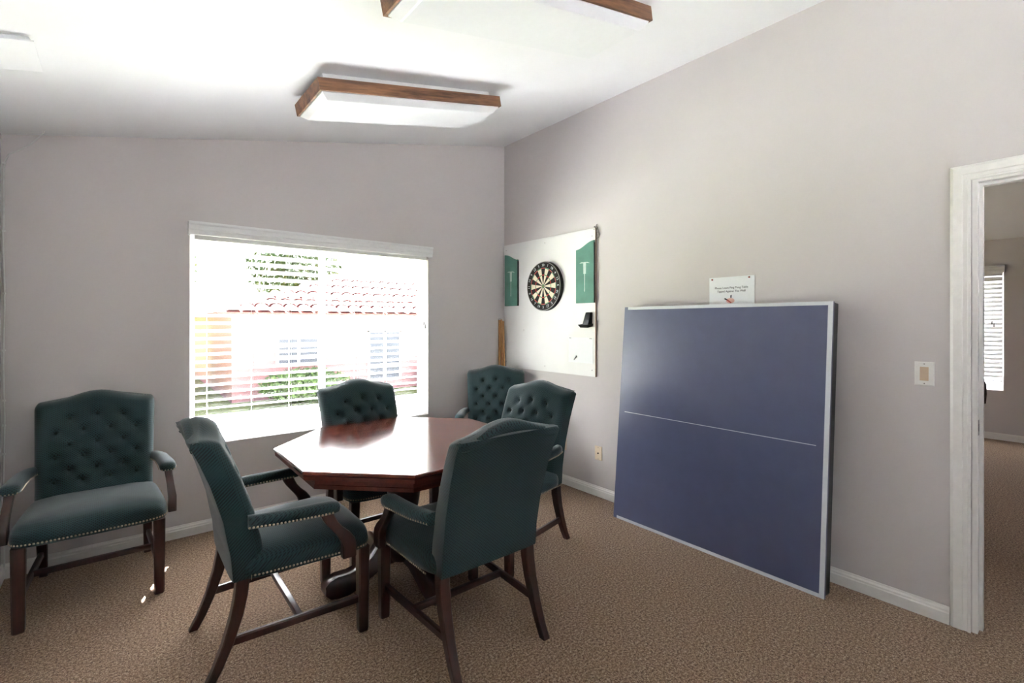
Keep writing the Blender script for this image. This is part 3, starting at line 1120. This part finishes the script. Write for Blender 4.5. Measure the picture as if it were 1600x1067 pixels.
plate(-1.262, 0.356, 'ivory', 0.074, 0.114, 'ivory wall plate with a cable jack, nearer the table-tennis board')
plate(-0.857, 0.361, 'ivory', 0.074, 0.114, 'ivory wall plate with a cable jack, half hidden beside the armchairs')
plate(-3.341, 1.186, 'trim', 0.076, 0.117, 'white switch plate with a tan rocker beside the doorway', True)

# laminated notice above the table-tennis board
sg = empty('notice_sign', (0, -2.376, 1.640), 0, 'plastic-sleeved notice with black lettering pinned above the table-tennis board', 'sign')
sh = MB().box(-0.003, -0.0005, -0.148, 0.148, -0.105, 0.093).build('paper_sheet', 'paper', sg)
TR = Matrix(((0, 0, -1, 0), (-1, 0, 0, 0), (0, 1, 0, 0), (0, 0, 0, 1)))
for k, tx in enumerate(('Please Leave Ping Pong Table', 'Tipped Against The Wall')):
    text_mesh(tx, 0.0185, 'ink', sh, Matrix.Translation((-0.0036, 0.0, 0.022 - k * 0.023)) @ TR, 'lettering')
bat = MB()
rg = []
for k in range(16):
    a = 2 * PI * k / 16
    rg.append((0.005 + 0.028 * math.cos(a), -0.062 + 0.017 * math.sin(a)))
bat.prism(rg, -0.0040, -0.0032, 'yz').build('paddle_print', 'pink_print', sh)
MB().prism([(0.024, -0.052), (0.030, -0.058), (0.002, -0.078), (-0.004, -0.074)], -0.0046, -0.0038, 'yz').build('paddle_print', 'red_print', sh)
MB().prism([(0.040, -0.044), (0.046, -0.050), (0.026, -0.060), (0.022, -0.054)], -0.0046, -0.0038, 'yz').build('paddle_handle_print', 'ink', sh)
MB().prism([(0.004, -0.028), (-0.004, -0.024), (-0.003, -0.044), (0.004, -0.044)], -0.0046, -0.0038, 'yz').build('figure_print', 'ink', sh)
for y, z in ((0.125, 0.080), (-0.118, 0.082)):
    MB().lathe([(0.002, -0.003), (0.0055, -0.006), (0.0055, -0.011), (0.002, -0.013)], (y, z), 10, axis='x').build('push_pin', 'pin', sg, smooth=True)

# ------------------------------------------------------------------ cable in the left corner
cb = empty('wall_cable', (XL + 0.012, -0.010, 0), 0, 'thin grey cable clipped down the far left corner from the ceiling', 'cable')
pts = [(0.170, -0.065, cz(-3.40) - 0.001), (0.150, -0.050, 2.500), (0.11, -0.02, 2.455), (0.06, 0.002, 2.415), (0.02, 0.004, 2.385), (0.003, 0.003, 2.335), (0.0, 0.002, 2.28)]
k = 0
z = 2.1
while z > 0.1:
    pts.append((0.0025 * math.sin(z * 9), 0.002, z))
    z -= 0.15
pts.append((0.0, 0.002, 0.02))
MB().tube(pts, 0.0038, 7).build('cable_run', 'cord', cb, smooth=True)
c0 = None
for z in (2.33, 1.95, 1.60, 1.28, 1.0, 0.86, 0.70, 0.45, 0.2):
    o = MB().box(-0.007, 0.007, -0.004, 0.009, -0.005, 0.005).build('cable_clip', 'cord', cb) if c0 is None else c0.copy()
    if c0 is not None:
        COL.objects.link(o)
    else:
        c0 = o
    o.location = (0, 0, z)

# ------------------------------------------------------------------ stool glimpsed in the next room
st = empty('bar_stool', (1.36, -3.185, 0), 0, 'dark brown leather stool back peeping past the door jamb in the next room', 'stool')
rings = []
for z, e in ((0.885, 0.03), (0.895, 0.006), (0.96, 0.0), (1.03, 0.004), (1.055, 0.016), (1.065, 0.045)):
    rg = []
    for k in range(20):
        a = 2 * PI * k / 20
        w = 0.222 - e
        yy = math.copysign(abs(math.cos(a)) ** 0.6, math.cos(a)) * w
        rg.append((0.15 - 0.10 * (yy / 0.22) ** 2 + math.sin(a) * (0.035 - e * 0.4), yy, z))
    rings.append(rg)
MB().rings(rings).build('backrest', 'leather', st, smooth=True, sharp=60)
MB().lathe([(0.16, 0.70), (0.185, 0.715), (0.185, 0.755), (0.15, 0.775), (0.01, 0.78)], n=28).build('seat', 'leather', st, smooth=True)
for s in (-1, 1):
    MB().tube([(0.09, s * 0.08, 0.72), (0.135, s * 0.08, 0.80), (0.14, s * 0.08, 0.90)], 0.011, 8).build('back_post', 'leg', st)
    for q in (-1, 1):
        MB().tube([(q * 0.11, s * 0.09, 0.71), (q * 0.16, s * 0.13, 0.0)], [0.018, 0.014], 8).build('leg', 'leg', st)
MB().tube([(0.145 * math.cos(2 * PI * k / 24), 0.125 * math.sin(2 * PI * k / 24), 0.25) for k in range(25)], 0.008, 8).build('foot_ring', 'leg', st)

# ------------------------------------------------------------------ outdoors
GZ = -0.55
struct(MB().box(-40, 40, 0.15, 70, GZ - 0.3, GZ), 'ground', 'lawn')
struct(MB().box(-40, XL - 0.15, -30, 0.15, GZ - 0.3, GZ), 'ground_side', 'path')
struct(MB().box(XF + 0.15, 40, -30, 0.15, GZ - 0.3, GZ), 'ground_far', 'path')
struct(MB().box(XL - 0.15, XF + 0.15, -30, YR - 0.15, GZ - 0.3, GZ), 'ground_rear', 'path')  # unseen ground kept pale to bounce sun into the added rear window
struct(MB().box(-14, 14, 6.5, 8.0, GZ, GZ + 0.02), 'path', 'path')
struct(MB().box(-14, 14, 0.15, 2.7, GZ, GZ + 0.02), 'bounce_patio', 'paving')  # added unseen paving, bounces sun up through the blinds to the ceiling

HX, HY, EZ = -0.95, 9.6, 1.70                        # house corner, facade plane, eave height
hs = empty('neighbour_house', (HX, HY, GZ), 0, 'pink stucco house with a terracotta tile roof across the lawn', 'house')
ez = EZ - GZ
MB().box(0, 14, 0, 9, 0, ez - 0.05).build('wall', 'stucco', hs)
PT = 0.30
ov = 0.35
mb = MB()
rf0 = [(-ov, -ov, ez - 0.12), (14 + ov, -ov, ez - 0.12), (14 + ov, 9 + ov, ez - 0.12), (-ov, 9 + ov, ez - 0.12)]
dd = 4.5 + ov
rf1 = [(-ov, -ov, ez - 0.02), (14 + ov, -ov, ez - 0.02), (14 + ov, 9 + ov, ez - 0.02), (-ov, 9 + ov, ez - 0.02)]
rf2 = [(-ov + dd, -ov + dd, ez + dd * PT), (14 + ov - dd, -ov + dd, ez + dd * PT), (14 + ov - dd, 9 + ov - dd + 0.01, ez + dd * PT), (-ov + dd, 9 + ov - dd + 0.01, ez + dd * PT)]
roof = mb.rings([rf0, rf1, rf2]).build('roof', 'terracotta', hs)
tile = MB()
TW, TL = 0.34, 0.50
rings = []
for yy, r_, zo in ((0, TW * 0.46, 0.03), (TL + 0.06, TW * 0.40, 0.0)):
    outer = [(r_ * math.cos(PI * k / 6), yy, zo + r_ * 0.62 * math.sin(PI * k / 6)) for k in range(7)]
    inner = [((r_ - 0.02) * math.cos(PI * k / 6), yy, zo + (r_ * 0.62 - 0.02) * math.sin(PI * k / 6)) for k in range(6, -1, -1)]
    rings.append(outer + inner)
tl = tile.rings(rings).build('roof_tile', 'terracotta', roof)
cnt = 0
ang = math.atan(PT)
row = 0
sdist = 0.0
while sdist < dd / math.cos(ang) - 0.3:
    yy = -ov + sdist * math.cos(ang)
    zz = ez - 0.02 + (yy + ov) * PT + 0.005
    x = yy + TW / 2
    col = math.ceil((yy + 0.1) / TW)
    x = col * TW
    while x < 9.0:
        o = tl if cnt == 0 else tl.copy()
        if cnt:
            COL.objects.link(o)
        o.location = (x, yy, zz)
        o.rotation_euler = (ang, 0, random.uniform(-0.02, 0.02))
        cnt += 1
        x += TW
    sdist += TL
print('tiles', cnt)


def house_window(x, z0, w, h):
    f = MB()
    f.box(x, x + 0.06, -0.05, 0.02, z0, z0 + h).box(x + w - 0.06, x + w, -0.05, 0.02, z0, z0 + h)
    f.box(x, x + w, -0.05, 0.02, z0, z0 + 0.06).box(x, x + w, -0.05, 0.02, z0 + h - 0.06, z0 + h)
    f.box(x + w / 2 - 0.03, x + w / 2 + 0.03, -0.05, 0.02, z0, z0 + h)
    for q in (0.33, 0.66):
        f.box(x, x + w, -0.045, 0.0, z0 + h * q - 0.015, z0 + h * q + 0.015)
    fo = f.build('house_window', 'vinyl', hs)
    MB().box(x + 0.05, x + w - 0.05, -0.015, 0.005, z0 + 0.05, z0 + h - 0.05).build('pane', 'dark_glass', fo)


house_window(1.0, 0.85, 1.1, 0.75)
house_window(3.45, 0.25, 1.05, 1.5)
house_window(6.2, 0.85, 1.1, 0.8)

gw = MB().box(-12, -1.4, 13.0, 13.25, GZ, 0.75)
tag(gw.build('garden_wall', 'stucco'), 'low pink garden wall left of the tiled house', 'wall')


def shrub(name, loc, rx, ry, rz_, mat, n_, leaf, label, cat, group=None, trunk=None):
    r = empty(name, loc, 0, label, cat, group)
    mb = MB()
    for _ in range(n_):
        while True:
            p = Vector((random.uniform(-1, 1), random.uniform(-1, 1), random.uniform(-1, 1)))
            if 0.25 < p.length < 1:
                break
        c = Vector((p.x * rx, p.y * ry, p.z * rz_ + rz_ + (trunk or 0)))
        a = Vector((random.gauss(0, 1), random.gauss(0, 1), random.gauss(0, 1))).normalized()
        b = a.orthogonal().normalized()
        s = leaf * random.uniform(0.6, 1.3)
        mb.add([c - a * s, c - b * s * 0.45, c + a * s, c + b * s * 0.45 + Vector((0, 0, 0.01))], [(0, 1, 2), (0, 2, 3)])
    tag(mb.build('foliage', mat, r), kind='stuff')
    h = (trunk or 0) + rz_
    for q in range(3):
        MB().tube([(0.02 * q, 0, 0), (0.04 * (q - 1), 0.02, h * 0.5), (rx * 0.4 * (q - 1), ry * 0.2 * (q - 1), h * 1.1)],
                  [max(0.02, h * 0.04), max(0.015, h * 0.03), 0.01], 7).build('stem', 'bark', r, smooth=True)
    return r


shrub('hedge_shrub', (0.55, 8.7, GZ), 1.1, 0.6, 0.42, 'leaf', 2600, 0.07, 'clipped green shrub below the left house window', 'shrub')
shrub('hedge_shrub', (5.1, 8.9, GZ), 1.3, 0.5, 0.38, 'leaf_y', 2600, 0.07, 'yellow-green shrub below the house at the right of the window', 'shrub')
shrub('hedge_shrub', (-0.3, 2.3, GZ), 0.45, 0.4, 0.42, 'leaf_y', 1600, 0.05, 'yellow-green shrub just outside the window near its middle', 'shrub')
shrub('hedge_shrub', (1.9, 2.6, GZ), 0.9, 0.45, 0.36, 'leaf_y', 2200, 0.05, 'low yellow-green shrub just outside the window at its right', 'shrub')
shrub('tree', (-3.6, 12.0, GZ), 2.2, 2.0, 1.9, 'leaf', 5200, 0.13, 'pale green tree outside at the upper left of the window', 'tree', trunk=1.3)
shrub('tree', (3.6, 21.0, GZ), 2.2, 2.0, 2.2, 'leaf', 4200, 0.16, 'pale green tree rising behind the tiled roof', 'tree', trunk=2.6)
